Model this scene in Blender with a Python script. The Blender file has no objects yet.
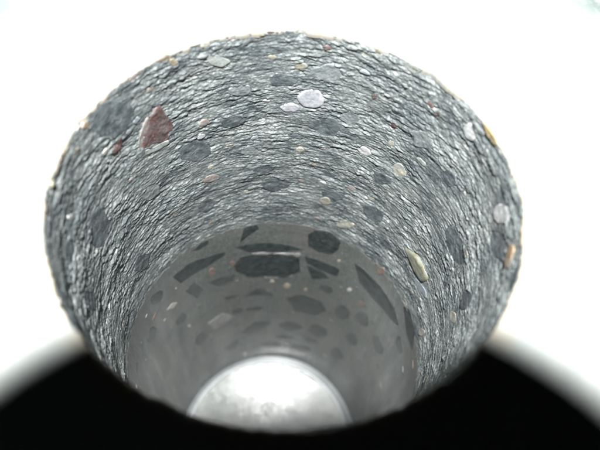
import bpy, math
import numpy as np
from mathutils import Matrix, Vector

# ------------------------------------------------------------------ camera
sc = bpy.context.scene
C = sc.collection
MM = 0.001
CAM_M = [[0.99597839, -0.08631988, -0.02399827],
         [0.06031673, 0.84407918, -0.53281539],
         [0.06624900, 0.52922512, 0.84589115]]          # columns: right, up, back
CAM_P = Vector((0.0, -73.05, 101.09)) * MM
cam_d = bpy.data.cameras.new('camera')
cam = bpy.data.objects.new('camera', cam_d)
C.objects.link(cam)
CAM_X = Matrix.Translation(CAM_P) @ Matrix(CAM_M).to_4x4()
cam.matrix_world = CAM_X
cam_d.sensor_width = 36.0
cam_d.lens = 35.1
cam_d.clip_start = 0.0005
cam_d.clip_end = 50.0
cam_d.dof.use_dof = True
cam_d.dof.focus_distance = 0.182
cam_d.dof.aperture_fstop = 12.0
sc.camera = cam

# ------------------------------------------------------------------ world (dark) and the flash
world = bpy.data.worlds.new('World')
sc.world = world
world.use_nodes = True
bg = world.node_tree.nodes['Background']
bg.inputs[0].default_value = (0.6, 0.8, 0.7, 1)
bg.inputs[1].default_value = 0.002
FLASH = Vector((0.4, 81.0, 110.0)) * MM                   # in the camera body's own frame
fl = bpy.data.lights.new('flash_lamp', 'AREA')
fl.shape = 'RECTANGLE'
fl.size = 0.012
fl.size_y = 0.007
fl.energy = 4.4
fl.color = (0.985, 1.0, 0.985)
flash = bpy.data.objects.new('flash_lamp', fl)
C.objects.link(flash)
flash.matrix_world = CAM_X @ Matrix.Translation(FLASH) @ Matrix.Rotation(math.radians(-16), 4, 'X')
sc.view_settings.view_transform = 'Standard'
sc.view_settings.look = 'None'
sc.view_settings.exposure = 0.0
sc.view_settings.gamma = 1.0
sc.cycles.max_bounces = 8
sc.cycles.sample_clamp_indirect = 4.0

RNG = np.random.default_rng(11)

# ------------------------------------------------------------------ measured stones: (angle deg from +Y, depth mm)
ROUGH_STONES = [
    ('red', [(-47.0, 14.2), (-43.4, 25.4), (-46.0, 29.7), (-57.1, 27.1), (-55.5, 22.5), (-50.9, 17.0)], 'reddish brown triangular stone with lit edges painted pale'),
    ('red', [(-62.8, 15.4), (-62.5, 18.4), (-66.6, 19.6), (-68.6, 17.3)]),
    ('pale_green', [(-57.0, 26.8), (-51.9, 28.6), (-46.0, 29.3), (-45.5, 31.3), (-51.5, 30.7), (-57.1, 28.9)]),  # lit lower side face of the red triangle, painted as a pale sliver
    ('pink', [(-50.9, 16.7), (-55.0, 22.5), (-57.1, 27.1), (-58.1, 25.9), (-56.3, 21.0), (-51.9, 16.0)]),  # lit left side face of the red triangle, put in as paler colour
    ('ochre', [(-38.6, 4.4), (-39.7, 4.8), (-40.9, 4.1), (-41.4, 2.7), (-41.2, 1.9), (-39.9, 2.0), (-38.6, 3.7)]),
    ('orange', [(-71.7, 3.6), (-72.0, 4.3), (-73.4, 4.2), (-74.7, 3.1), (-75.1, 2.2), (-73.9, 1.6), (-72.6, 2.1)]),
    ('dark', [(-6.7, 1.4), (-5.2, 0.7), (-3.4, 1.2), (-4.8, 3.3)]),  # dark patch painted in for the shaded notch at the rim
    ('dark', [(-73.9, 4.2), (-71.8, 5.0), (-73.0, 6.4)]),  # dark spot set beneath the orange bead
    ('brown', [(-11.7, 1.3), (-12.3, 1.6), (-13.8, 1.8), (-14.6, 1.5), (-14.6, 0.8), (-13.4, 0.6), (-12.1, 0.8)]),
    ('red', [(-8.2, 1.0), (-8.5, 1.6), (-9.4, 1.7), (-10.4, 1.2), (-10.6, 0.8), (-9.8, 0.4), (-8.8, 0.6)]),
    ('pale_green', [(-30.2, 4.7), (-26.8, 5.3), (-21.6, 9.1), (-24.6, 10.6), (-28.6, 8.5)]),
    ('lavender', [(-0.6, 24.7), (1.8, 21.6), (5.0, 19.9), (9.3, 22.1), (10.3, 25.1), (7.5, 28.0), (2.4, 28.5)], 'large pale lavender pebble'),
    ('lavender', [(-5.9, 28.8), (-3.6, 27.0), (-1.2, 26.8), (1.7, 28.6), (0.1, 30.6), (-4.0, 30.9)]),
    ('ochre', [(2.8, 12.5), (2.0, 13.2), (-0.2, 13.9), (-1.5, 13.6), (-2.2, 12.4), (0.2, 11.3), (1.9, 11.3)]),
    ('ochre', [(-7.1, 9.5), (-8.0, 10.1), (-9.0, 10.4), (-10.0, 9.8), (-10.4, 9.0), (-9.3, 8.6), (-7.8, 8.8)]),
    ('red', [(9.5, 5.1), (9.1, 5.6), (7.4, 5.9), (6.3, 5.5), (6.4, 4.6), (7.4, 4.3), (8.9, 4.3)]),
    ('red', [(26.0, 16.6), (25.9, 17.8), (25.2, 18.2), (24.3, 17.8), (24.0, 17.0), (24.7, 16.2), (25.5, 16.0)]),
    ('red', [(35.0, 24.0), (34.7, 24.8), (33.2, 25.1), (32.8, 24.4), (32.6, 23.7), (33.6, 23.0), (34.7, 23.4)]),
    ('red', [(44.5, 9.8), (43.6, 10.6), (42.5, 10.3), (42.0, 9.8), (42.3, 9.0), (43.4, 8.8), (44.4, 9.1)]),
    ('red', [(47.4, 11.1), (46.9, 11.5), (46.2, 11.5), (45.7, 11.0), (46.1, 10.4), (46.9, 10.2), (47.5, 10.4)]),
    ('white', [(60.9, 4.6), (61.3, 6.6), (61.2, 8.5), (58.0, 9.6), (55.9, 8.1), (56.2, 6.3), (57.7, 4.0)], 'white rounded pebble beside the olive stone'),
    ('olive', [(60.4, 0.9), (62.8, -1.9), (68.8, -1.5), (70.8, 0.8), (67.9, 2.7), (63.3, 2.4)], 'olive brown stone at the hole rim'),
    ('white', [(26.6, 38.5), (29.2, 39.8), (28.7, 42.0), (27.0, 42.9), (24.4, 42.3), (23.1, 40.6), (25.2, 38.5)]),
    ('beige', [(41.7, 37.1), (43.5, 38.5), (43.1, 42.0), (39.7, 43.7), (38.1, 42.2), (37.7, 39.9), (39.4, 37.2)]),
    ('white', [(79.8, 13.7), (80.8, 10.3), (84.5, 6.7), (88.2, 5.9), (88.4, 9.1), (85.2, 13.6), (81.4, 15.6)], 'white angular stone among dark aggregate'),
    ('orange', [(94.6, 8.1), (96.9, 5.9), (100.7, 6.9), (101.9, 9.7), (99.3, 11.9), (95.9, 10.7)], 'orange brown sliver near the hole rim'),
    ('tan', [(53.3, 70.8), (58.0, 67.9), (66.2, 66.2), (70.9, 67.8), (69.3, 73.6), (63.6, 74.6)], 'tan leaf shaped stone standing proud'),
    ('pale_blue', [(62.3, 78.2), (66.8, 75.6), (73.0, 73.1), (75.6, 74.7), (69.6, 80.0)]),
    ('beige', [(30.4, 81.1), (28.3, 85.3), (25.2, 87.8), (21.6, 88.2), (21.9, 85.6), (25.3, 81.3), (28.4, 80.7)]),
    ('ochre', [(18.2, 74.2), (17.3, 75.7), (15.4, 76.8), (12.5, 75.2), (13.4, 73.1), (15.5, 71.6), (17.2, 71.9)]),
    ('pink', [(-28.4, 57.4), (-28.4, 59.1), (-32.8, 58.9), (-35.8, 57.4), (-36.2, 55.8), (-33.4, 55.1), (-30.2, 55.7)]),
    ('pink', [(-30.4, 29.3), (-30.9, 30.6), (-32.2, 31.1), (-34.4, 30.2), (-34.6, 29.1), (-32.8, 28.2), (-31.7, 28.4)]),
    ('beige', [(94.7, 49.2), (96.2, 50.2), (95.6, 52.8), (92.0, 57.3), (90.3, 57.4), (89.5, 55.4), (91.9, 51.9)]),
    ('beige', [(84.7, 83.0), (85.1, 85.6), (83.6, 89.6), (81.5, 92.2), (80.4, 90.6), (80.5, 88.7), (82.8, 84.7)]),
    ('white', [(-91.7, 17.6), (-92.7, 17.4), (-94.0, 16.1), (-94.4, 14.8), (-94.0, 14.1), (-92.4, 15.3), (-91.4, 16.7)]),
    ('pale_green', [(37.7, 1.1), (35.7, 3.6), (32.2, 3.4), (28.9, 1.1), (30.2, -0.5), (33.7, -1.9), (36.9, -1.3)]),
    ('grey', [(15.1, 13.2), (13.5, 15.4), (7.5, 17.1), (3.1, 15.4), (3.8, 12.6), (9.1, 10.1), (13.5, 10.9)]),
    ('dark', [(-68.7, 1.3), (-62.4, 2.3), (-56.8, 6.9), (-55.2, 12.3), (-59.5, 15.8), (-66.2, 14.8), (-70.8, 9.9), (-71.8, 4.0)], 'large dark stone next to the reddish triangle'),
    ('dark', [(-43.3, 35.0), (-37.1, 34.9), (-31.4, 39.5), (-30.4, 45.8), (-36.8, 46.6), (-43.5, 41.5)]),
    ('dark', [(16.9, 34.2), (15.0, 39.2), (10.1, 39.9), (4.8, 37.1), (6.5, 33.2), (10.7, 30.6), (15.3, 31.3)]),
    ('dark', [(-84.5, 25.0), (-79.2, 28.1), (-77.0, 36.6), (-81.2, 43.7), (-87.1, 41.6), (-90.3, 33.4)]),
    ('dark', [(65.4, 42.9), (68.8, 37.3), (77.2, 35.0), (82.9, 37.4), (80.7, 43.5), (72.8, 47.5)]),
    ('dark', [(83.2, 18.1), (87.3, 13.2), (93.8, 11.1), (96.8, 13.9), (91.7, 20.1), (85.9, 21.0)]),
    ('dark', [(2.2, 67.2), (-1.2, 71.4), (-7.7, 73.2), (-11.8, 69.9), (-11.1, 66.3), (-7.2, 64.7), (-1.1, 65.3)]),
    ('dark', [(41.5, 68.6), (38.6, 72.8), (34.6, 73.4), (30.9, 70.6), (31.4, 66.5), (36.9, 63.7), (40.1, 63.3)]),
    ('dark', [(60.5, 22.8), (62.7, 25.2), (61.2, 28.1), (58.4, 29.5), (55.9, 29.8), (54.9, 26.6), (57.3, 23.6)]),
    ('dark', [(-68.0, 79.2), (-72.0, 77.1), (-75.6, 72.3), (-73.9, 68.7), (-71.8, 66.8), (-66.7, 70.1), (-65.1, 74.3)]),
    ('dark', [(23.0, 69.1), (20.2, 72.7), (17.2, 74.0), (13.6, 72.8), (12.5, 69.6), (16.4, 67.3), (21.3, 66.3)]),
    ('dark', [(-17.2, 33.0), (-17.8, 35.0), (-23.0, 35.3), (-27.0, 33.5), (-26.5, 30.9), (-23.4, 29.6), (-19.2, 30.5)]),
    ('dark', [(1.3, 17.0), (-1.0, 19.8), (-6.1, 20.1), (-9.6, 19.7), (-10.7, 17.1), (-7.2, 15.1), (-1.3, 15.7)]),
    ('dark', [(-97.9, 23.4), (-102.3, 23.1), (-104.5, 18.8), (-104.5, 15.3), (-101.4, 15.7), (-97.8, 17.8), (-96.8, 20.9)]),
    ('dark', [(-101.0, 44.5), (-103.6, 47.2), (-107.3, 41.5), (-108.5, 36.3), (-107.1, 32.8), (-104.1, 33.6), (-100.9, 41.5)]),
    ('dark', [(97.1, 34.2), (97.5, 40.5), (94.5, 44.9), (91.8, 46.4), (89.8, 43.9), (91.7, 37.9), (95.0, 33.6)]),
    ('dark', [(39.6, 47.9), (36.7, 51.4), (34.0, 52.3), (31.3, 49.4), (31.3, 46.6), (35.5, 45.4), (39.0, 45.3)]),
    ('dark', [(-30.7, 70.8), (-32.1, 74.9), (-36.1, 76.1), (-38.7, 73.5), (-39.4, 69.8), (-36.5, 68.1), (-33.1, 68.2)]),
    ('grey', [(-15.0, 20.7), (-16.3, 23.1), (-19.5, 22.8), (-23.4, 21.2), (-23.3, 19.0), (-19.4, 18.3), (-16.1, 18.9)]),
    ('grey', [(49.3, 22.1), (46.7, 24.8), (42.8, 26.2), (40.3, 22.3), (41.4, 20.2), (45.4, 18.3), (48.0, 19.3)]),
    ('grey', [(-52.9, 45.0), (-52.9, 49.4), (-57.0, 50.1), (-60.1, 47.9), (-61.8, 43.2), (-59.1, 41.5), (-54.8, 42.8)]),
    ('grey', [(-10.9, 49.1), (-12.7, 50.9), (-17.1, 50.2), (-20.2, 48.6), (-19.8, 46.5), (-16.8, 45.4), (-13.8, 46.4)]),
    ('grey', [(22.6, 28.5), (21.0, 31.8), (18.4, 32.2), (15.1, 30.5), (15.5, 27.2), (18.4, 26.0), (21.3, 26.6)]),
    ('beige', [(36.6, 31.2), (35.7, 32.2), (34.5, 33.1), (33.6, 32.0), (33.9, 30.5), (34.8, 30.0), (35.9, 30.0)]),
    ('white', [(-32.1, 35.2), (-32.8, 36.0), (-34.2, 36.4), (-35.6, 35.6), (-35.6, 34.5), (-34.8, 33.7), (-33.3, 33.7)]),
    ('white', [(-10.3, 34.7), (-10.7, 35.9), (-11.7, 35.9), (-12.8, 35.4), (-12.8, 34.3), (-11.7, 33.8), (-10.9, 34.0)]),
    ('beige', [(4.7, 48.0), (4.0, 49.0), (2.8, 49.5), (1.2, 49.1), (1.2, 48.0), (2.3, 46.9), (3.8, 47.0)]),
    ('pink', [(26.8, 61.7), (25.6, 63.1), (24.2, 63.3), (22.8, 62.4), (23.3, 61.0), (24.5, 60.0), (25.6, 60.3)]),
]
SMOOTH_STONES = [
    ('dark', [(11.1, 100.5), (13.5, 95.5), (20.5, 93.9), (25.5, 97.3), (25.4, 103.1), (22.6, 109.3), (16.6, 110.8), (11.9, 108.2)]),
    ('dark', [(-21.1, 105.0), (-19.0, 94.9), (-13.6, 94.1), (-12.6, 97.3)]),
    ('dark', [(-22.7, 108.4), (-17.3, 108.0), (-4.4, 109.7), (8.8, 112.9), (-1.7, 117.2), (-16.4, 114.9)]),
    ('dark', [(-23.6, 123.6), (-20.4, 117.9), (-11.5, 118.7), (6.8, 119.7), (8.3, 132.2), (1.9, 141.1), (-16.6, 138.1), (-22.8, 129.6)]),
    ('dark', [(11.3, 117.9), (18.5, 118.3), (28.2, 117.9), (27.7, 125.0), (18.3, 125.8), (12.2, 122.9)]),
    ('dark', [(12.5, 125.6), (20.6, 127.1), (24.4, 129.9), (16.2, 137.0)]),
    ('dark', [(-56.8, 102.1), (-47.4, 102.7), (-38.6, 106.3), (-29.1, 109.2), (-30.3, 111.8), (-39.3, 113.3), (-53.5, 111.6)]),
    ('dark', [(-44.8, 95.0), (-39.9, 93.3), (-36.5, 94.5), (-37.3, 97.0), (-41.9, 97.0)]),
    ('mid', [(-52.6, 121.2), (-47.2, 118.5), (-42.8, 131.2), (-46.4, 136.1)]),
    ('mid', [(-39.5, 127.8), (-35.0, 128.0), (-24.9, 131.4), (-26.2, 137.5), (-34.0, 136.8)]),
    ('dark', [(35.9, 106.6), (42.5, 106.6), (52.0, 106.8), (62.4, 108.1), (68.3, 111.5), (62.3, 116.2), (50.1, 119.3), (41.3, 117.3)]),
    ('dark', [(66.8, 98.0), (70.8, 94.1), (78.5, 95.0), (84.1, 102.3), (75.9, 105.6)]),
    ('mid', [(-20.7, 157.6), (-12.8, 150.6), (-4.5, 158.1), (-3.2, 162.6)]),
    ('mid', [(3.7, 163.7), (11.1, 154.9), (24.2, 155.6), (27.1, 163.3), (22.2, 175.8), (9.9, 178.3)]),
    ('pale', [(-43.3, 168.5), (-33.5, 167.2), (-26.5, 176.8), (-32.4, 180.9), (-40.2, 180.2)]),
    ('white', [(-65.7, 119.6), (-61.8, 119.2), (-58.3, 123.6), (-61.5, 124.7)]),
    ('mid', [(-23.5, 203.7), (-13.9, 191.5), (-3.4, 192.9), (-9.4, 206.9), (-18.4, 209.8)]),
    ('mid', [(40.7, 154.4), (37.1, 161.8), (33.5, 161.3), (31.9, 155.3), (33.1, 148.4), (36.1, 145.5), (40.5, 147.7)]),
    ('mid', [(50.1, 135.9), (52.6, 140.5), (52.7, 144.4), (48.7, 149.7), (43.8, 148.7), (44.5, 142.7), (46.3, 138.9)]),
    ('mid', [(15.9, 195.0), (12.5, 203.6), (7.4, 206.4), (1.7, 202.8), (0.8, 197.3), (5.9, 191.5), (12.6, 191.7)]),
    ('mid', [(31.5, 188.4), (30.4, 195.6), (24.0, 201.5), (19.3, 196.8), (20.4, 188.0), (23.7, 184.1), (29.7, 184.0)]),
    ('mid', [(-44.9, 181.3), (-45.7, 185.3), (-49.6, 188.1), (-53.2, 182.9), (-53.7, 176.9), (-52.3, 173.3), (-47.9, 173.7)]),
    ('mid', [(24.4, 223.4), (20.6, 232.1), (14.7, 235.9), (10.7, 232.4), (10.1, 226.4), (14.8, 222.3), (22.4, 219.6)]),
    ('mid', [(4.0, 227.7), (1.2, 232.4), (-5.7, 234.4), (-9.8, 230.9), (-11.0, 226.4), (-5.1, 223.8), (1.0, 224.2)]),
    ('mid', [(64.5, 139.7), (68.7, 141.4), (67.8, 146.5), (64.6, 151.6), (59.2, 151.2), (57.9, 144.6), (60.7, 140.8)]),
    ('mid', [(45.9, 202.5), (43.4, 211.6), (38.7, 214.2), (36.6, 210.2), (37.6, 200.2), (40.6, 195.5), (45.3, 197.8)]),
    ('mid', [(-67.6, 107.8), (-71.4, 103.8), (-72.9, 100.7), (-72.3, 96.4), (-68.2, 98.6), (-65.0, 102.4), (-65.0, 105.4)]),
    ('mid', [(-77.3, 124.0), (-81.1, 123.1), (-83.8, 117.8), (-82.8, 115.0), (-79.5, 112.9), (-76.7, 115.7), (-75.4, 120.5)]),
    ('brown', [(-34.7, 120.2), (-35.2, 123.1), (-36.7, 123.7), (-38.4, 121.5), (-38.7, 118.4), (-37.1, 116.9), (-35.6, 117.5)]),
    ('beige', [(-3.4, 145.4), (-3.7, 146.4), (-5.2, 146.7), (-6.0, 145.9), (-6.1, 144.5), (-5.3, 143.4), (-4.0, 143.9)]),
    ('beige', [(5.4, 148.3), (4.8, 151.0), (3.4, 152.0), (1.5, 150.6), (1.7, 148.5), (2.8, 146.4), (4.6, 146.6)]),
    ('white', [(37.7, 127.8), (37.2, 130.0), (36.1, 131.5), (35.3, 132.0), (35.2, 129.8), (35.8, 128.1), (36.8, 127.5)]),
    ('brown', [(47.6, 129.8), (46.2, 133.8), (43.9, 136.3), (42.6, 135.5), (42.6, 132.9), (44.3, 130.2), (46.8, 128.5)]),
    ('brown', [(49.8, 94.5), (49.7, 97.4), (48.6, 99.4), (46.5, 100.3), (46.2, 97.5), (46.9, 95.5), (49.0, 93.2)]),
    ('mid', [(-20.3, 173.4), (-21.6, 175.6), (-24.1, 176.1), (-27.5, 173.0), (-27.6, 169.5), (-25.5, 167.9), (-22.0, 169.7)]),
    ('pale', [(-5.6, 118.4), (-6.2, 119.1), (-8.8, 119.5), (-12.4, 118.5), (-14.5, 117.5), (-15.9, 116.5), (-12.0, 116.8), (-9.6, 116.7), (-7.7, 117.7)]),
    ('pale', [(4.3, 118.2), (4.3, 118.8), (1.9, 119.7), (-1.9, 119.5), (-5.8, 119.1), (-5.2, 118.1), (-2.0, 117.7), (1.5, 117.7), (5.2, 117.1)]),
    ('pale', [(8.6, 117.6), (8.1, 118.7), (6.7, 120.0), (4.8, 118.9), (4.7, 117.6), (6.4, 116.5), (8.1, 116.1)]),
    ('pale', [(-0.6, 140.7), (-1.7, 141.9), (-4.7, 142.0), (-7.9, 141.5), (-9.3, 140.6), (-9.0, 139.5), (-5.6, 139.6), (-1.8, 140.2)]),
    ('pale', [(6.0, 137.3), (5.6, 138.8), (4.3, 139.7), (2.8, 139.8), (2.9, 139.0), (4.1, 137.5), (5.5, 136.8)]),
    ('mid', [(28.3, 140.4), (26.9, 144.1), (24.3, 144.9), (20.6, 143.3), (20.9, 140.2), (23.8, 137.3), (26.9, 136.3)]),
    ('mid', [(-23.1, 153.9), (-24.3, 156.1), (-28.4, 155.8), (-31.4, 152.9), (-31.6, 150.9), (-30.1, 149.7), (-26.1, 151.6)]),
    ('mid', [(-8.2, 174.3), (-11.2, 177.8), (-15.6, 177.5), (-19.4, 174.1), (-18.9, 172.1), (-16.3, 171.2), (-10.7, 172.8)]),
    ('mid', [(-55.4, 140.7), (-55.5, 143.7), (-57.3, 146.8), (-61.7, 142.4), (-62.9, 138.3), (-60.4, 136.4), (-57.3, 136.3)]),
    ('mid', [(10.5, 214.3), (8.2, 217.7), (2.9, 219.9), (-0.2, 218.2), (-1.1, 215.3), (3.4, 212.8), (8.2, 212.3)]),
    ('mid', [(-24.2, 215.2), (-25.2, 218.7), (-29.3, 222.6), (-34.0, 219.6), (-34.6, 216.1), (-31.8, 213.5), (-25.9, 211.4)]),
    ('mid', [(27.3, 206.8), (25.4, 210.7), (21.2, 214.2), (18.6, 212.8), (18.5, 208.2), (21.3, 205.9), (25.2, 205.2)]),
    ('mid', [(47.6, 163.6), (50.9, 165.8), (50.8, 172.9), (46.7, 177.6), (43.3, 177.4), (42.7, 173.3), (44.9, 165.8)]),
    ('mid', [(76.9, 114.1), (79.0, 115.8), (78.9, 120.2), (75.8, 121.2), (72.8, 121.2), (71.5, 117.2), (73.2, 113.7)]),
    ('brown', [(-24.1, 121.4), (-24.6, 123.3), (-26.0, 122.8), (-26.9, 121.0), (-27.1, 118.9), (-25.8, 118.4), (-24.4, 119.6)]),
    ('beige', [(14.5, 148.4), (14.3, 150.0), (13.4, 151.0), (12.9, 150.4), (12.7, 149.2), (13.2, 147.9), (13.9, 147.5)]),
    ('beige', [(28.2, 110.6), (27.9, 112.1), (27.3, 113.0), (26.6, 112.6), (26.4, 111.9), (26.8, 110.9), (27.7, 110.2)]),
    ('white', [(-19.5, 238.1), (-20.1, 239.8), (-21.2, 239.1), (-22.2, 237.6), (-22.1, 235.4), (-20.8, 235.4), (-20.2, 236.1)]),
    ('white', [(-54.1, 156.7), (-54.7, 156.8), (-55.4, 156.1), (-56.0, 154.0), (-55.6, 153.2), (-55.0, 153.2), (-54.4, 154.5)]),
]

# ------------------------------------------------------------------ noise
def perlin(x, y, wrap=None, seed=0):
    xi = np.floor(x).astype(np.int64); yi = np.floor(y).astype(np.int64)
    fx = x - xi; fy = y - yi
    def grad(ix, iy):
        if wrap:
            ix = np.mod(ix, wrap)
        h = (ix * 374761393 + iy * 668265263 + seed * 2147483647 + 1013) & 0x7fffffff
        h = ((h ^ (h >> 13)) * 1274126177) & 0x7fffffff
        h = h ^ (h >> 16)
        a = (h % 4096) / 4096.0 * 2 * math.pi
        return np.cos(a), np.sin(a)
    def dot(ix, iy, dx, dy):
        gx, gy = grad(ix, iy)
        return gx * dx + gy * dy
    sx = fx * fx * fx * (fx * (fx * 6 - 15) + 10); sy = fy * fy * fy * (fy * (fy * 6 - 15) + 10)
    a = dot(xi, yi, fx, fy); b = dot(xi + 1, yi, fx - 1, fy)
    c = dot(xi, yi + 1, fx, fy - 1); d = dot(xi + 1, yi + 1, fx - 1, fy - 1)
    return 1.5 * ((a + (b - a) * sx) + ((c + (d - c) * sx) - (a + (b - a) * sx)) * sy)

def nz(th, d, su, sv, seed):
    """noise over the wall: th in degrees, d in mm, su/sv feature sizes in mm"""
    w = max(3, int(round(314.16 / su)))
    return perlin((th / 360.0) * w, d / sv, w, seed)

def rim_radius(th):
    t = np.radians(th)
    return 50.0 + 0.40 * np.sin(t) + 0.62 * np.sin(2 * t)

def joint_depth(th):
    return 93.6 + 2.3 * np.sin(np.radians(th)) + 0.9 * nz(th, 0 * th + 3.3, 14, 9, 5) + 0.7 * nz(th, 0 * th + 3.3, 4, 9, 6) + 0.5 * nz(th, 0 * th + 3.3, 1.5, 9, 7)

def ledges(th, d, lam, seed):
    """torn horizontal ledges: each leans in towards the hole as it goes down, then breaks back"""
    dv = 0.60 * lam * nz(th, d, 4.6 * lam, 2.0 * lam, seed) + 0.30 * lam * nz(th, d, 2.0 * lam, 1.1 * lam, seed + 1) \
        + 1.1 * lam * nz(th, d, 14 * lam, 6 * lam, seed + 2)
    t = (d + dv) / lam
    row = np.floor(t); f = t - row
    w = max(3, int(round(314.16 / (2.6 * lam))))
    amp = 0.5 + 0.9 * perlin(th / 360.0 * w + row * 7, row * 0.77 + 0.5, w, seed + 3)
    amp = np.clip(amp, 0.05, 1.2)
    brk = np.clip(0.70 + 0.25 * nz(th, d, 3 * lam, 2 * lam, seed + 4), 0.5, 0.86)
    prof = np.where(f < brk, (f / brk) ** 0.85, 1 - (f - brk) / (1 - brk))
    prof = prof * prof * (3 - 2 * prof) * 0.5 + prof * 0.5
    return amp * prof

def rough_height(th, d):
    deep = np.clip(d / 90.0, 0, 1)
    h = 0.27 * (ledges(th, d, 4.8, 20) - 0.4) * (1.25 - 0.6 * deep)
    h += 0.29 * (ledges(th, d, 2.3, 40) - 0.4)
    h += 0.24 * (ledges(th, d, 1.25, 60) - 0.4) * (0.8 + 0.5 * deep)
    h += 0.60 * nz(th, d, 16, 11, 80) + 0.22 * nz(th, d, 5.0, 1.7, 81) + 0.20 * nz(th, d, 1.7, 0.85, 82)
    h += 0.14 * nz(th, d, 0.75, 0.5, 83)
    pit = np.clip(nz(th, d, 2.6, 1.7, 88) - 0.38, 0, 1) * np.clip(nz(th, d, 12, 9, 89) + 0.5, 0, 1)
    h -= 1.4 * pit
    calm = np.clip((nz(th, d, 20, 13, 84) + 0.05) * 2.2, 0, 1)       # calmer, less torn patches
    h *= 1 - 0.5 * calm
    # the top edge crumbles back a little
    edge = np.clip(1 - d / 2.2, 0, 1)
    h = h * (1 - 0.7 * edge) - edge ** 2 * (0.25 + 0.3 * nz(th, d, 6, 30, 85))
    chip = np.exp(-((th + 0.6) / 1.5) ** 2) + 0.7 * np.exp(-((th + 74) / 1.3) ** 2) + 0.5 * np.exp(-((th - 40) / 2.5) ** 2)
    h -= 2.2 * np.clip(chip, 0, 1) * np.clip(1 - d / 3.5, 0, 1)
    # the bottom runs out onto the smooth face below
    low = np.clip(1 - (joint_depth(th) - d) / 5.0, 0, 1)
    h = h * (1 - low) + (0.02 + 0.25 * nz(th, d, 2.2, 1.2, 87)) * low
    return h

def smooth_height(th, d):
    g = perlin(th / 360.0 * 6, d / 1.3, 6, 90) * 0.035 + perlin(th / 360.0 * 9, d / 4.0, 9, 91) * 0.06
    return 0.05 + g + 0.025 * nz(th, d, 3, 2, 92)

def wall_xyz(th, d, h):
    """h = how far the face stands in towards the axis, mm"""
    r = rim_radius(th) - h
    t = np.radians(th)
    return np.stack([r * np.sin(t), r * np.cos(t), -d], -1) * MM

# ------------------------------------------------------------------ mesh helpers
def mesh_np(name, verts, faces, mat, parent=None, smooth=True):
    me = bpy.data.meshes.new(name)
    verts = np.asarray(verts, np.float32).reshape(-1, 3)
    if isinstance(faces, np.ndarray):
        n, k = faces.shape
        me.vertices.add(len(verts)); me.vertices.foreach_set('co', verts.ravel())
        me.loops.add(n * k); me.loops.foreach_set('vertex_index', faces.astype(np.int32).ravel())
        me.polygons.add(n)
        me.polygons.foreach_set('loop_start', np.arange(0, n * k, k, dtype=np.int32))
        me.update(calc_edges=True)
    else:
        me.from_pydata(verts.tolist(), [], faces)
    me.validate()
    me.polygons.foreach_set('use_smooth', np.full(len(me.polygons), smooth))
    me.materials.append(mat)
    o = bpy.data.objects.new(name, me)
    C.objects.link(o)
    if parent:
        o.parent = parent
    return o

def grid_faces(nr, nc, closed):
    r = np.arange(nr - 1)[:, None]; c = np.arange(nc if closed else nc - 1)[None, :]
    c2 = (c + 1) % nc
    return np.stack([r * nc + c, r * nc + c2, (r + 1) * nc + c2, (r + 1) * nc + c], -1).reshape(-1, 4)

def lathe(name, prof, mat, parent=None, n=128, closed=False, x=None):
    t = np.linspace(0, 2 * math.pi, n, endpoint=False)
    v = np.array([[(r * math.sin(a), r * math.cos(a), z) for a in t] for r, z in prof])
    k = len(prof)
    f = grid_faces(k + (1 if closed else 0), n, True) % (k * n)
    o = mesh_np(name, v, f, mat, parent)
    return o

# ------------------------------------------------------------------ materials
def new_mat(name):
    m = bpy.data.materials.new(name); m.use_nodes = True
    nt = m.node_tree; return m, nt, nt.nodes['Principled BSDF']

def N(nt, kind, **kw):
    n = nt.nodes.new(kind)
    for k, v in kw.items():
        if k in n.inputs: n.inputs[k].default_value = v
        else: setattr(n, k, v)
    return n

def ramp(nt, src, stops):
    r = nt.nodes.new('ShaderNodeValToRGB')
    el = r.color_ramp.elements
    while len(el) < len(stops): el.new(0.5)
    for e, (p, c) in zip(el, stops):
        e.position = p; e.color = (c[0], c[1], c[2], 1)
    nt.links.new(src, r.inputs[0]); return r.outputs[0]

def noise(nt, scale, detail=4, rough=0.6, stretch=(1, 1, 1), kind='ShaderNodeTexNoise'):
    tc = nt.nodes.new('ShaderNodeTexCoord'); mp = nt.nodes.new('ShaderNodeMapping')
    mp.inputs['Scale'].default_value = stretch
    nt.links.new(tc.outputs['Object'], mp.inputs['Vector'])
    n = nt.nodes.new(kind); n.inputs['Scale'].default_value = scale
    if kind == 'ShaderNodeTexNoise':
        n.inputs['Detail'].default_value = detail; n.inputs['Roughness'].default_value = rough
    nt.links.new(mp.outputs[0], n.inputs['Vector'])
    return n.outputs[0]

def mixc(nt, fac, a, b, mode='MIX'):
    m = nt.nodes.new('ShaderNodeMix'); m.data_type = 'RGBA'; m.blend_type = mode
    for sock, val in ((m.inputs[0], fac), (m.inputs[6], a), (m.inputs[7], b)):
        if isinstance(val, (int, float)): sock.default_value = val
        elif isinstance(val, tuple): sock.default_value = (*val, 1)
        else: nt.links.new(val, sock)
    return m.outputs[2]

def bump(nt, p, h, strength, dist):
    b = N(nt, 'ShaderNodeBump', Strength=strength, Distance=dist)
    nt.links.new(h, b.inputs['Height'])
    if p.inputs['Normal'].is_linked:
        nt.links.new(p.inputs['Normal'].links[0].from_socket, b.inputs['Normal'])
    nt.links.new(b.outputs[0], p.inputs['Normal'])

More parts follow.
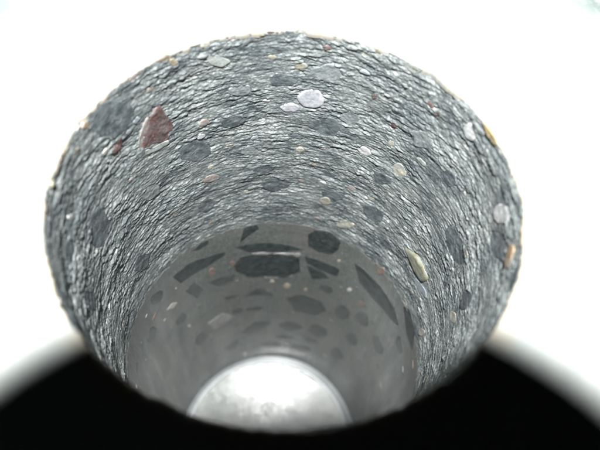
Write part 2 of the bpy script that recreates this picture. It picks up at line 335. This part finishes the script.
def mat_asphalt():
    m, nt, p = new_mat('torn_asphalt')
    a = noise(nt, 420, 6, 0.7, (1, 1, 2.2)); b = noise(nt, 90, 5, 0.6, (1, 1, 1.8)); g = noise(nt, 1500, 3, 0.7)
    c1 = ramp(nt, a, [(0.28, (0.100, 0.116, 0.119)), (0.50, (0.200, 0.218, 0.218)), (0.72, (0.34, 0.368, 0.37))])
    c2 = ramp(nt, b, [(0.34, (0.42, 0.45, 0.48)), (0.60, (1.0, 1.0, 1.0))])
    c3 = ramp(nt, g, [(0.36, (0.55, 0.56, 0.57)), (0.6, (1.15, 1.15, 1.12))])
    c = mixc(nt, 1.0, c1, c2, 'MULTIPLY'); c = mixc(nt, 0.8, c, c3, 'MULTIPLY')
    nt.links.new(c, p.inputs['Base Color'])
    r = ramp(nt, noise(nt, 260, 4), [(0.35, (0.24,) * 3), (0.65, (0.55,) * 3)])
    nt.links.new(r, p.inputs['Roughness'])
    p.inputs['Specular IOR Level'].default_value = 0.65
    p.inputs['Coat Weight'].default_value = 0.22; p.inputs['Coat Roughness'].default_value = 0.30
    bump(nt, p, noise(nt, 1100, 4, 0.7, (1, 1, 1.5)), 0.85, 0.00045)
    return m

def mat_concrete():
    m, nt, p = new_mat('cut_concrete')
    a = noise(nt, 60, 5, 0.6); b = noise(nt, 900, 4, 0.7); s = noise(nt, 420, 3, 0.6, (1, 1, 1))
    c1 = ramp(nt, a, [(0.35, (0.112, 0.126, 0.122)), (0.65, (0.148, 0.156, 0.152))])
    c2 = ramp(nt, b, [(0.32, (0.58, 0.58, 0.58)), (0.66, (1.25, 1.25, 1.22))])
    c = mixc(nt, 1.0, c1, c2, 'MULTIPLY')
    c = mixc(nt, ramp(nt, s, [(0.70, (0, 0, 0)), (0.76, (0.55,) * 3)]), c, (0.34, 0.32, 0.28))
    c = mixc(nt, ramp(nt, noise(nt, 300, 3, 0.5, (1, 1, 1.4)), [(0.60, (0, 0, 0)), (0.66, (0.6,) * 3)]), c, (0.085, 0.095, 0.092))
    c = mixc(nt, ramp(nt, noise(nt, 38, 4, 0.6), [(0.45, (0, 0, 0)), (0.62, (0.5,) * 3)]), c, (0.136, 0.129, 0.122))
    c = mixc(nt, ramp(nt, noise(nt, 800, 2, 0.5), [(0.70, (0, 0, 0)), (0.74, (0.7,) * 3)]), c, (0.40, 0.39, 0.36))
    nt.links.new(c, p.inputs['Base Color'])
    r = ramp(nt, noise(nt, 70, 4, 0.6, (1, 1, 0.35)), [(0.35, (0.30,) * 3), (0.65, (0.50,) * 3)])
    nt.links.new(r, p.inputs['Roughness'])
    p.inputs['Coat Weight'].default_value = 0.65
    cr = ramp(nt, noise(nt, 160, 3, 0.6, (1, 1, 0.06)), [(0.35, (0.20,) * 3), (0.65, (0.38,) * 3)]); nt.links.new(cr, p.inputs['Coat Roughness'])
    bump(nt, p, noise(nt, 500, 4, 0.6, (1, 1, 4)), 0.25, 0.0002)
    return m

def mat_stone(name, col, var=0.35, rough=0.5, bmp=0.4, speck=None, film=0.0, smear=0.75):
    m, nt, p = new_mat(name + '_stone')
    a = noise(nt, 330, 5, 0.65, (1, 1, 1.3)); g = noise(nt, 1400, 3, 0.7)
    lo = tuple(c * (1 - var) for c in col); hi = tuple(min(1, c * (1 + var)) for c in col)
    c = ramp(nt, a, [(0.34, lo), (0.66, hi)])
    c = mixc(nt, 0.8, c, ramp(nt, g, [(0.34, (0.62,) * 3), (0.64, (1.2,) * 3)]), 'MULTIPLY')
    if film == 0.0 and smear > 0:
        c = mixc(nt, ramp(nt, noise(nt, 240, 5, 0.7, (1, 1, 2)), [(0.42, (0, 0, 0)), (0.62, (smear,) * 3)]), c, (0.215, 0.24, 0.24))
    if speck:
        c = mixc(nt, ramp(nt, noise(nt, 700, 3, 0.6), [(0.63, (0, 0, 0)), (0.70, (0.7,) * 3)]), c, speck)
    nt.links.new(c, p.inputs['Base Color'])
    p.inputs['Roughness'].default_value = rough
    p.inputs['Coat Weight'].default_value = film; p.inputs['Coat Roughness'].default_value = 0.28
    bump(nt, p, noise(nt, 900, 4, 0.65), bmp, 0.0003)
    return m

STONE = {
    'red': mat_stone('red', (0.090, 0.050, 0.048), 0.5, 0.4, 0.9, (0.24, 0.18, 0.175), 0.0, 0.35),
    'ochre': mat_stone('ochre', (0.26, 0.225, 0.165), 0.35),
    'orange': mat_stone('orange', (0.27, 0.175, 0.095), 0.4),
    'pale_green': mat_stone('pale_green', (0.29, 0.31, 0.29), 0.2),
    'lavender': mat_stone('lavender', (0.40, 0.40, 0.44), 0.16, 0.5, 0.25),
    'white': mat_stone('white', (0.46, 0.455, 0.455), 0.25, 0.5, 0.4),
    'beige': mat_stone('beige', (0.36, 0.345, 0.29), 0.25, 0.5, 0.3),
    'olive': mat_stone('olive', (0.28, 0.22, 0.11), 0.35),
    'tan': mat_stone('tan', (0.175, 0.165, 0.105), 0.3, 0.45, 0.4),
    'pale_blue': mat_stone('pale_blue', (0.22, 0.25, 0.28), 0.25),
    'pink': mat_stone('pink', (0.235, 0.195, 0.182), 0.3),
    'grey': mat_stone('grey', (0.15, 0.165, 0.17), 0.35, 0.45, 0.6, (0.3, 0.31, 0.31)),
    'dark': mat_stone('dark', (0.072, 0.086, 0.094), 0.5, 0.45, 0.9, (0.22, 0.235, 0.24), 0.0, 0.35),
    'brown': mat_stone('brown', (0.16, 0.13, 0.105), 0.25),
}
CUT = {
    'dark': mat_stone('cut_dark', (0.038, 0.047, 0.048), 0.5, 0.42, 0.2, (0.13, 0.11, 0.11), 0.3),
    'mid': mat_stone('cut_mid', (0.070, 0.079, 0.077), 0.25, 0.42, 0.15, None, 0.55),
    'pale': mat_stone('cut_pale', (0.28, 0.275, 0.27), 0.25, 0.45, 0.3, None, 0.55),
    'white': mat_stone('cut_white', (0.50, 0.48, 0.44), 0.15, 0.45, 0.2, None, 0.55),
    'beige': mat_stone('cut_beige', (0.40, 0.35, 0.28), 0.2, 0.45, 0.2, None, 0.55),
    'brown': mat_stone('cut_brown', (0.20, 0.150, 0.125), 0.2, 0.45, 0.2, None, 0.55),
}

def mat_ground():
    m, nt, p = new_mat('pale_floor_coating')
    a = noise(nt, 14, 5, 0.55); b = noise(nt, 260, 5, 0.65); s = noise(nt, 38, 4, 0.55, (1, 2.2, 1))
    c = ramp(nt, a, [(0.35, (0.25, 0.275, 0.265)), (0.65, (0.36, 0.375, 0.365))])
    c = mixc(nt, 0.6, c, ramp(nt, b, [(0.3, (0.86, 0.87, 0.87)), (0.6, (1, 1, 1))]), 'MULTIPLY')
    c = mixc(nt, ramp(nt, s, [(0.56, (0, 0, 0)), (0.72, (0.55,) * 3)]), c, (0.25, 0.30, 0.29))
    # old grey-green smears on the coating
    for sx, sy, rx, ry, k_ in ((88, 70, 22, 10, 0.9), (-80, 50, 24, 7, 0.8), (64.5, 17, 3.0, 2.0, 1.0), (-56, 39, 9, 1.6, 0.8), (70, -12, 6, 3, 0.6), (96, 20, 12, 18, 0.6), (-74, -8, 12, 5, 0.5)):
        tcs = nt.nodes.new('ShaderNodeTexCoord'); mp = nt.nodes.new('ShaderNodeMapping'); mp.vector_type = 'TEXTURE'
        mp.inputs['Location'].default_value = (sx * MM, sy * MM, 0); mp.inputs['Rotation'].default_value = (0, 0, -0.5)
        mp.inputs['Scale'].default_value = (rx * MM, ry * MM, 1)
        nt.links.new(tcs.outputs['Object'], mp.inputs['Vector'])
        ls = N(nt, 'ShaderNodeVectorMath', operation='LENGTH'); nt.links.new(mp.outputs[0], ls.inputs[0])
        body = ramp(nt, ls.outputs['Value'], [(0.35, (k_,) * 3), (1.0, (0, 0, 0))])
        pat = ramp(nt, noise(nt, 150, 5, 0.65), [(0.32, (0, 0, 0)), (0.55, (1, 1, 1))])
        c = mixc(nt, mixc(nt, 1.0, body, pat, 'MULTIPLY'), c, (0.15, 0.18, 0.172))
    # patchy ochre fringe right around the hole
    tc = nt.nodes.new('ShaderNodeTexCoord'); ln = N(nt, 'ShaderNodeVectorMath', operation='LENGTH')
    nt.links.new(tc.outputs['Object'], ln.inputs[0])
    dist = ramp(nt, ln.outputs['Value'], [(0.0503, (1, 1, 1)), (0.0522, (0, 0, 0))])
    patch = ramp(nt, noise(nt, 120, 4), [(0.35, (0, 0, 0)), (0.6, (1, 1, 1))])
    c = mixc(nt, mixc(nt, 1.0, dist, patch, 'MULTIPLY'), c, (0.40, 0.33, 0.24))
    nt.links.new(c, p.inputs['Base Color'])
    p.inputs['Roughness'].default_value = 0.6
    bump(nt, p, b, 0.3, 0.0003)
    return m

def mat_plate():
    m, nt, p = new_mat('pale_wet_base')
    a = noise(nt, 55, 5, 0.6); b = noise(nt, 420, 4, 0.6)
    c = ramp(nt, a, [(0.36, (0.20, 0.21, 0.205)), (0.60, (0.32, 0.325, 0.32))])
    c = mixc(nt, 0.35, c, ramp(nt, b, [(0.35, (0.7,) * 3), (0.6, (1, 1, 1))]), 'MULTIPLY')
    nt.links.new(c, p.inputs['Base Color'])
    p.inputs['Roughness'].default_value = 0.14
    p.inputs['Specular IOR Level'].default_value = 0.5
    bump(nt, p, noise(nt, 300, 2, 0.5, (0.3, 18, 1)), 0.6, 0.00012)
    return m

def mat_plain(name, col, rough, metal=0.0):
    m, nt, p = new_mat(name)
    c = ramp(nt, noise(nt, 150, 4), [(0.3, tuple(v * 0.85 for v in col)), (0.7, tuple(min(1, v * 1.1) for v in col))])
    nt.links.new(c, p.inputs['Base Color'])
    p.inputs['Roughness'].default_value = rough; p.inputs['Metallic'].default_value = metal
    return m

# ------------------------------------------------------------------ ground: one sheet with the hole through it
def build_ground():
    n = 900
    th = np.linspace(-180, 180, n, endpoint=False)
    rag = 0.45 * nz(th, 0 * th + 1, 9, 30, 101) + 0.30 * nz(th, 0 * th + 1, 2.5, 30, 102) + 0.18 * nz(th, 0 * th + 1, 1.0, 30, 103)
    chip = np.exp(-((th + 0.6) / 1.5) ** 2) + 0.7 * np.exp(-((th + 74) / 1.3) ** 2) + 0.5 * np.exp(-((th - 40) / 2.5) ** 2)
    rim = rim_radius(th) + rag + 1.3 * np.clip(chip, 0, 1)
    offs = [(0.25, -2.4), (0.1, -1.5), (0.1, -0.9), (0.25, -0.45), (0.6, -0.15), (1.0, -0.04), (1.6, 0), (2.2, 0), (3.5, 0), (5.5, 0), (9, 0), (14, 0),
            (22, 0), (34, 0), (52, 0), (80, 0), (120, 0), (190, 0), (320, 0), (600, 0), (1200, 0)]
    t = np.radians(th); rows = []
    for o, z in offs:
        w = math.exp(-o / 20.0)
        r = (rim - 50) * w + 50 + o
        zz = z + 0.06 * nz(th, 0 * th + o * 1.7, 4, 3, 104) * (1 if o < 30 else 0)
        rows.append(np.stack([r * np.sin(t), r * np.cos(t), zz], -1) * MM)
    v = np.array(rows)
    g = mesh_np('ground', v, grid_faces(len(offs), n, True)[:, ::-1], mat_ground())
    g['kind'] = 'structure'
    return g
build_ground()

# ------------------------------------------------------------------ the hole
hole = bpy.data.objects.new('drilled_hole', None)
hole.empty_display_size = 0.02
hole.location = (0, 0, -0.252)
C.objects.link(hole)
hole['label'] = 'round drilled hole through torn grey asphalt into smooth concrete'
hole['category'] = 'hole'
ORIGIN = Vector((0, 0, 0.252))

def child(o):
    o.parent = hole
    o.location = ORIGIN
    return o

def resample(poly, n):
    p = np.array(poly, float); q = np.vstack([p, p[:1]])
    seg = np.hypot(*(q[1:] - q[:-1]).T); cum = np.r_[0, np.cumsum(seg)]
    s = np.linspace(0, cum[-1], n, endpoint=False)
    return np.stack([np.interp(s, cum, q[:, 0]), np.interp(s, cum, q[:, 1])], 1)

def inside(poly, x, y):
    p = np.asarray(poly); r = np.zeros(x.shape, bool); j = len(p) - 1
    for i in range(len(p)):
        xi, yi = p[i]; xj, yj = p[j]
        if yi != yj:
            r ^= ((yi > y) != (yj > y)) & (x < (xj - xi) * (y - yi) / (yj - yi) + xi)
        j = i
    return r

ARC = 50 * math.pi / 180            # mm of arc per degree

def prep(poly, dmin, seed, n, soft, wobble=0.07):
    """outline in (arc mm, depth mm), roughened a little"""
    p = np.array(poly, float); p[:, 0] *= ARC
    p = resample(p, n)
    for _ in range(soft):
        p = 0.5 * p + 0.25 * (np.roll(p, 1, 0) + np.roll(p, -1, 0))
    c = p.mean(0); size = np.hypot(*(p - c).T).mean()
    rg = np.random.default_rng(seed)
    k = np.arange(n)
    wob = sum(rg.uniform(-1, 1) / m ** 0.8 * np.sin(2 * math.pi * (m * k / n + rg.random())) for m in ((2, 3, 4, 5, 7, 9) if wobble > 0.08 else (2, 3, 4)))
    p = c + (p - c) * (1 + wobble * wob)[:, None]
    p[:, 1] = np.maximum(p[:, 1], dmin)
    return p, c, size

def stone_mesh(p, c, rings, heightfn, mat, parent, name='stone'):
    n = len(p); vs = []
    for sc_, hh in rings:
        q = c + (p - c) * sc_
        vs.append(wall_xyz(q[:, 0] / ARC, q[:, 1], heightfn(q[:, 0] / ARC, q[:, 1], hh)))
    vs = list(np.array(vs).reshape(-1, 3))
    ct = np.array([c[0] / ARC]); cd = np.array([c[1]])
    vs.append(wall_xyz(ct, cd, heightfn(ct, cd, rings[-1][1]))[0])
    f = [tuple(int(i) for i in q) for q in grid_faces(len(rings), n, True)]
    last = (len(rings) - 1) * n; top = len(vs) - 1
    f += [(last + i, last + (i + 1) % n, top) for i in range(n)]
    return mesh_np(name, vs, f, mat, parent)

# angles: fine where the wall can be seen, coarse on the side under the viewer
def angles(fine, coarse):
    return np.r_[np.linspace(-140, 140, fine, endpoint=False), np.linspace(140, 220, coarse, endpoint=False)]

# ---- torn upper wall
rough_list = []
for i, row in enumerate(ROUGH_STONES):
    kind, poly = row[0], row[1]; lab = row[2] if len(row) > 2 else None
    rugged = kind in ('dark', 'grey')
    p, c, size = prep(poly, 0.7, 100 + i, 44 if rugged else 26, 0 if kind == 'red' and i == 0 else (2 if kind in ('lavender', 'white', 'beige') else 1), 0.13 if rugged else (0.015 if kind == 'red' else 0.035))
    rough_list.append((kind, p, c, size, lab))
# further small aggregate
taken = [(c, s) for _, _, c, s, _ in rough_list]
kinds = ['grey', 'dark', 'dark', 'grey', 'pale_green', 'grey', 'pale_green', 'pink', 'pale_blue', 'beige', 'pale_blue', 'brown', 'brown', 'white']
k = 0
while k < 185:
    a = RNG.uniform(-135, 135); d = RNG.uniform(2.5, 90); s = RNG.uniform(0.4, 1.3) if RNG.random() < 0.85 else RNG.uniform(1.8, 3.4)
    c = np.array([a * ARC, d])
    if any(np.hypot(*(c - c0)) < s + s0 + 0.6 for c0, s0 in taken):
        k += 0.2; continue
    kd = kinds[RNG.integers(len(kinds))]
    if s > 1.8 and kd not in ('grey', 'dark'): kd = 'dark'
    m = 6; ang = np.arange(m) / m * 2 * math.pi + RNG.uniform(-.3, .3, m); rad = s * RNG.uniform(0.75, 1.2, m); el = RNG.uniform(1.1, 1.9)
    poly = np.stack([(c[0] + rad * np.cos(ang) * el) / ARC, c[1] + rad * np.sin(ang) / math.sqrt(el)], 1)
    p, c, size = prep(poly, 0.7, 500 + int(k * 10), 18, 0, 0.10)
    rough_list.append((kd, p, c, size, None)); taken.append((c, s)); k += 1

for k in range(46):
    onrim = k < 30
    a = RNG.uniform(-130, 130) if onrim else RNG.uniform(-95, 95)
    d = RNG.uniform(0.9, 2.0) if onrim else float(joint_depth(np.array([a]))[0]) - RNG.uniform(-0.3, 2.0)
    s = RNG.uniform(0.45, 1.1)
    kd = ['ochre', 'beige', 'brown', 'pink', 'grey', 'tan'][RNG.integers(6)] if onrim else ['grey', 'brown', 'dark', 'pale_green'][RNG.integers(4)]
    m = 6; ang = np.arange(m) / m * 2 * math.pi + RNG.uniform(-.3, .3, m); rad = s * RNG.uniform(0.7, 1.2, m); el = RNG.uniform(1.0, 2.2)
    poly = np.stack([a + rad * np.cos(ang) * el / ARC, d + rad * np.sin(ang)], 1)
    p, c, size = prep(poly, 0.4, 2000 + k, 14, 1, 0.1)
    rough_list.append((kd, p, c, size, None))

th = angles(1500, 160)
NR = 520
frac = np.linspace(0, 1, NR)
TH = np.repeat(th[None, :], NR, 0)
D = 0.9 + (joint_depth(th)[None, :] + 0.6 - 0.9) * frac[:, None]
H = rough_height(TH, D)
X = TH.copy() * ARC
stones_r = []
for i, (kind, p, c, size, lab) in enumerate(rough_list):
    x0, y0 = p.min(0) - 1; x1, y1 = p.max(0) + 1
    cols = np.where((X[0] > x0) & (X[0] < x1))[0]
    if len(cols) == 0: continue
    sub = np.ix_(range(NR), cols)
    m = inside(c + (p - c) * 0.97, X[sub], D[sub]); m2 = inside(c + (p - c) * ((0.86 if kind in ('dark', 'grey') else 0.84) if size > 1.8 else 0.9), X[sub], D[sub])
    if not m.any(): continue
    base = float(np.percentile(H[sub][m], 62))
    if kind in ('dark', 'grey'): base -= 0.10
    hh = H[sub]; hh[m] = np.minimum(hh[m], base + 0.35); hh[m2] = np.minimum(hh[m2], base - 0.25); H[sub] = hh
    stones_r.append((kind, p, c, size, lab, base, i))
rough_wall = child(mesh_np('rough_wall', wall_xyz(TH, D, H), grid_faces(NR, len(th), True), mat_asphalt()))
rough_wall['label'] = 'torn crinkled grey asphalt wall of the upper hole'
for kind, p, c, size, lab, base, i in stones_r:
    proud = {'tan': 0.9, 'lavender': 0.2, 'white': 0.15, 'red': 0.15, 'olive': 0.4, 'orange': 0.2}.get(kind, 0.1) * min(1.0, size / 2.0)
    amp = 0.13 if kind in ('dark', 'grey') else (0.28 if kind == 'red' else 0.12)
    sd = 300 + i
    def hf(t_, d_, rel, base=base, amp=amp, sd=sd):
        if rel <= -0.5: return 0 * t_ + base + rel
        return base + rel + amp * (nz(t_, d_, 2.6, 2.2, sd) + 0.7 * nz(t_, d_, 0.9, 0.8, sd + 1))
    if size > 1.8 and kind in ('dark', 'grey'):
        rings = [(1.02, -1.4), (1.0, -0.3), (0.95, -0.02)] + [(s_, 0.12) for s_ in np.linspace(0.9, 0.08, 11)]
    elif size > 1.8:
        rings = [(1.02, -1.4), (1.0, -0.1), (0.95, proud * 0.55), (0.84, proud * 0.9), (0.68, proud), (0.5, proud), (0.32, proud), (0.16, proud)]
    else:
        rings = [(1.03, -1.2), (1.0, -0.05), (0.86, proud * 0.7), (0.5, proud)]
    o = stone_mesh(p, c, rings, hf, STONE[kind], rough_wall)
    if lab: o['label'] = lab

# ---- smooth lower wall
FLOOR = 248.0
th2 = angles(620, 90)
NR2 = 230
TH2 = np.repeat(th2[None, :], NR2, 0)
fr2 = np.linspace(0, 1, NR2)
D2 = (joint_depth(th2)[None, :] - 0.2) + (FLOOR + 4 - joint_depth(th2)[None, :] + 0.2) * fr2[:, None]
H2 = smooth_height(TH2, D2)
H2[0] -= 0.9; H2[1] -= 0.08
smooth_wall = child(mesh_np('smooth_wall', wall_xyz(TH2, D2, H2), grid_faces(NR2, len(th2), True), mat_concrete()))
smooth_wall['label'] = 'smooth cut concrete wall of the lower hole with dark stones'
cut_list = []; taken = []
for i, (kind, poly) in enumerate(SMOOTH_STONES):
    p, c, size = prep(poly, 0, 700 + i, 30, 0, 0.03)
    if kind == 'dark': p = c + (p - c) * 1.07
    cut_list.append((kind, p, c, size)); taken.append((c, size))
k = 0
while k < 170:
    a = RNG.uniform(-180, 180); d = RNG.uniform(99, 232); s = RNG.uniform(0.35, 1.1) if (RNG.random() < 0.72 or d > 160) else RNG.uniform(1.3, 3.6)
    c = np.array([a * ARC, d])
    if any(np.hypot(*(c - c0)) < 1.15 * (s + s0) + 0.4 for c0, s0 in taken):
        k += 0.25; continue
    kd = ['mid', 'mid', 'mid', 'dark', 'pale', 'brown', 'beige'][RNG.integers(7)]
    if s > 1.2: kd = 'mid'
    m = RNG.integers(5, 8); ang = np.arange(m) / m * 2 * math.pi + RNG.uniform(-.4, .4, m); rad = s * RNG.uniform(0.7, 1.25, m); el = RNG.uniform(1.0, 1.8)
    poly = np.stack([(c[0] + rad * np.cos(ang) * el) / ARC, c[1] + rad * np.sin(ang)], 1)
    p, c, size = prep(poly, 0, 900 + int(k * 10), 14, 0, 0.05)
    cut_list.append((kd, p, c, size)); taken.append((c, s)); k += 1
for i, (kind, p, c, size) in enumerate(cut_list):
    def hs(t_, d_, rel): return smooth_height(t_, d_) + rel
    stone_mesh(p, c, [(1.02, -0.5), (1.0, 0.05), (0.94, 0.09), (0.6, 0.10), (0.3, 0.10)], hs, CUT[kind], smooth_wall)

# ---- floor of the hole: gutter left by the bit, lip and pale wet base
def disc_profile(pts):
    return [(r * MM, z * MM) for r, z in pts]
gut = lathe('kerf_groove', disc_profile([(50.6, -FLOOR - 0.4), (48.2, -FLOOR - 0.9), (46.2, -FLOOR - 0.7), (44.5, -FLOOR - 0.6)]), mat_plain('wet_slurry', (0.22, 0.23, 0.24), 0.18), None, 160)
child(gut)
dish = [(45.6, -3.0), (45.6, -0.2), (45.3, 0.2)]
zz = 0.0; rr = 44.6
dish.append((rr, zz))
while rr > 1.0:                                   # shallow bowl, a little steeper towards its edge
    slope = math.tan(math.radians((6.5 + 8.5 * rr / 45.0) * min(1.0, rr / 14.0)))
    rr -= 2.0; zz -= 2.0 * slope
    dish.append((max(rr, 0.02), zz))
plate = lathe('base_plate', disc_profile([(r, z - FLOOR) for r, z in dish]), mat_plate(), None, 160)
child(plate)
plate['label'] = 'pale glossy round base at the bottom of the hole'
lip = [(45.9 + 0.75 * math.cos(a), -FLOOR + 0.55 + 0.75 * math.sin(a)) for a in np.linspace(0, 2 * math.pi, 10, endpoint=False)]
ring = lathe('lip_ring', disc_profile(lip), mat_plain('pale_lip', (0.52, 0.54, 0.55), 0.3), None, 160, closed=True)
ring.parent = plate

# ------------------------------------------------------------------ the photographer's camera just behind the viewpoint
def camera_body():
    root = bpy.data.objects.new('handheld_camera', None)
    root.empty_display_size = 0.02
    C.objects.link(root)
    root.matrix_world = CAM_X
    root['label'] = 'black handheld camera whose lens shades the ground beside the hole'
    root['category'] = 'camera'
    blk = mat_plain('black_camera_shell', (0.012, 0.012, 0.013), 0.6)
    gls = mat_plain('dark_lens_glass', (0.01, 0.01, 0.014), 0.08)
    prof = [(22, 16), (35.4, 6.8), (37.5, 6.0), (38.5, 6.5), (38.5, 40), (39.0, 41), (39.0, 70), (37.0, 71), (37.0, 96), (35.0, 97), (35.0, 112)]
    lathe('lens_barrel', disc_profile(prof), blk, root, 96)
    lathe('lens_glass', disc_profile([(0.02, 13.5), (10, 14.2), (22.5, 16.3)]), gls, root, 64)
    def rbox(name, x0, x1, y0, y1, z0, z1, b):
        v = []; 
        for ins, z in ((b, z0), (0, z0 + b), (0, z1 - b), (b, z1)):
            a0, a1, c0, c1 = x0 + ins, x1 - ins, y0 + ins, y1 - ins
            q = 4
            v.append([(a0 + q, c0), (a1 - q, c0), (a1, c0 + q), (a1, c1 - q), (a1 - q, c1), (a0 + q, c1), (a0, c1 - q), (a0, c0 + q)])
        vs = [(x * MM, y * MM, z * MM) for (r, z) in zip(v, (z0, z0 + b, z1 - b, z1)) for x, y in r]
        f = [tuple(int(i) for i in q) for q in grid_faces(4, 8, True)] + [tuple(range(7, -1, -1)), tuple(range(24, 32))]
        return mesh_np(name, vs, f, blk, root, smooth=False)
    rbox('body', -68, 62, -46, 50, 111, 160, 3)
    rbox('flash_housing', -26, 27, 50.5, 94, 112.5, 150, 2)
    rbox('grip', -82, -56, -45, 44, 98, 150, 4)
camera_body()
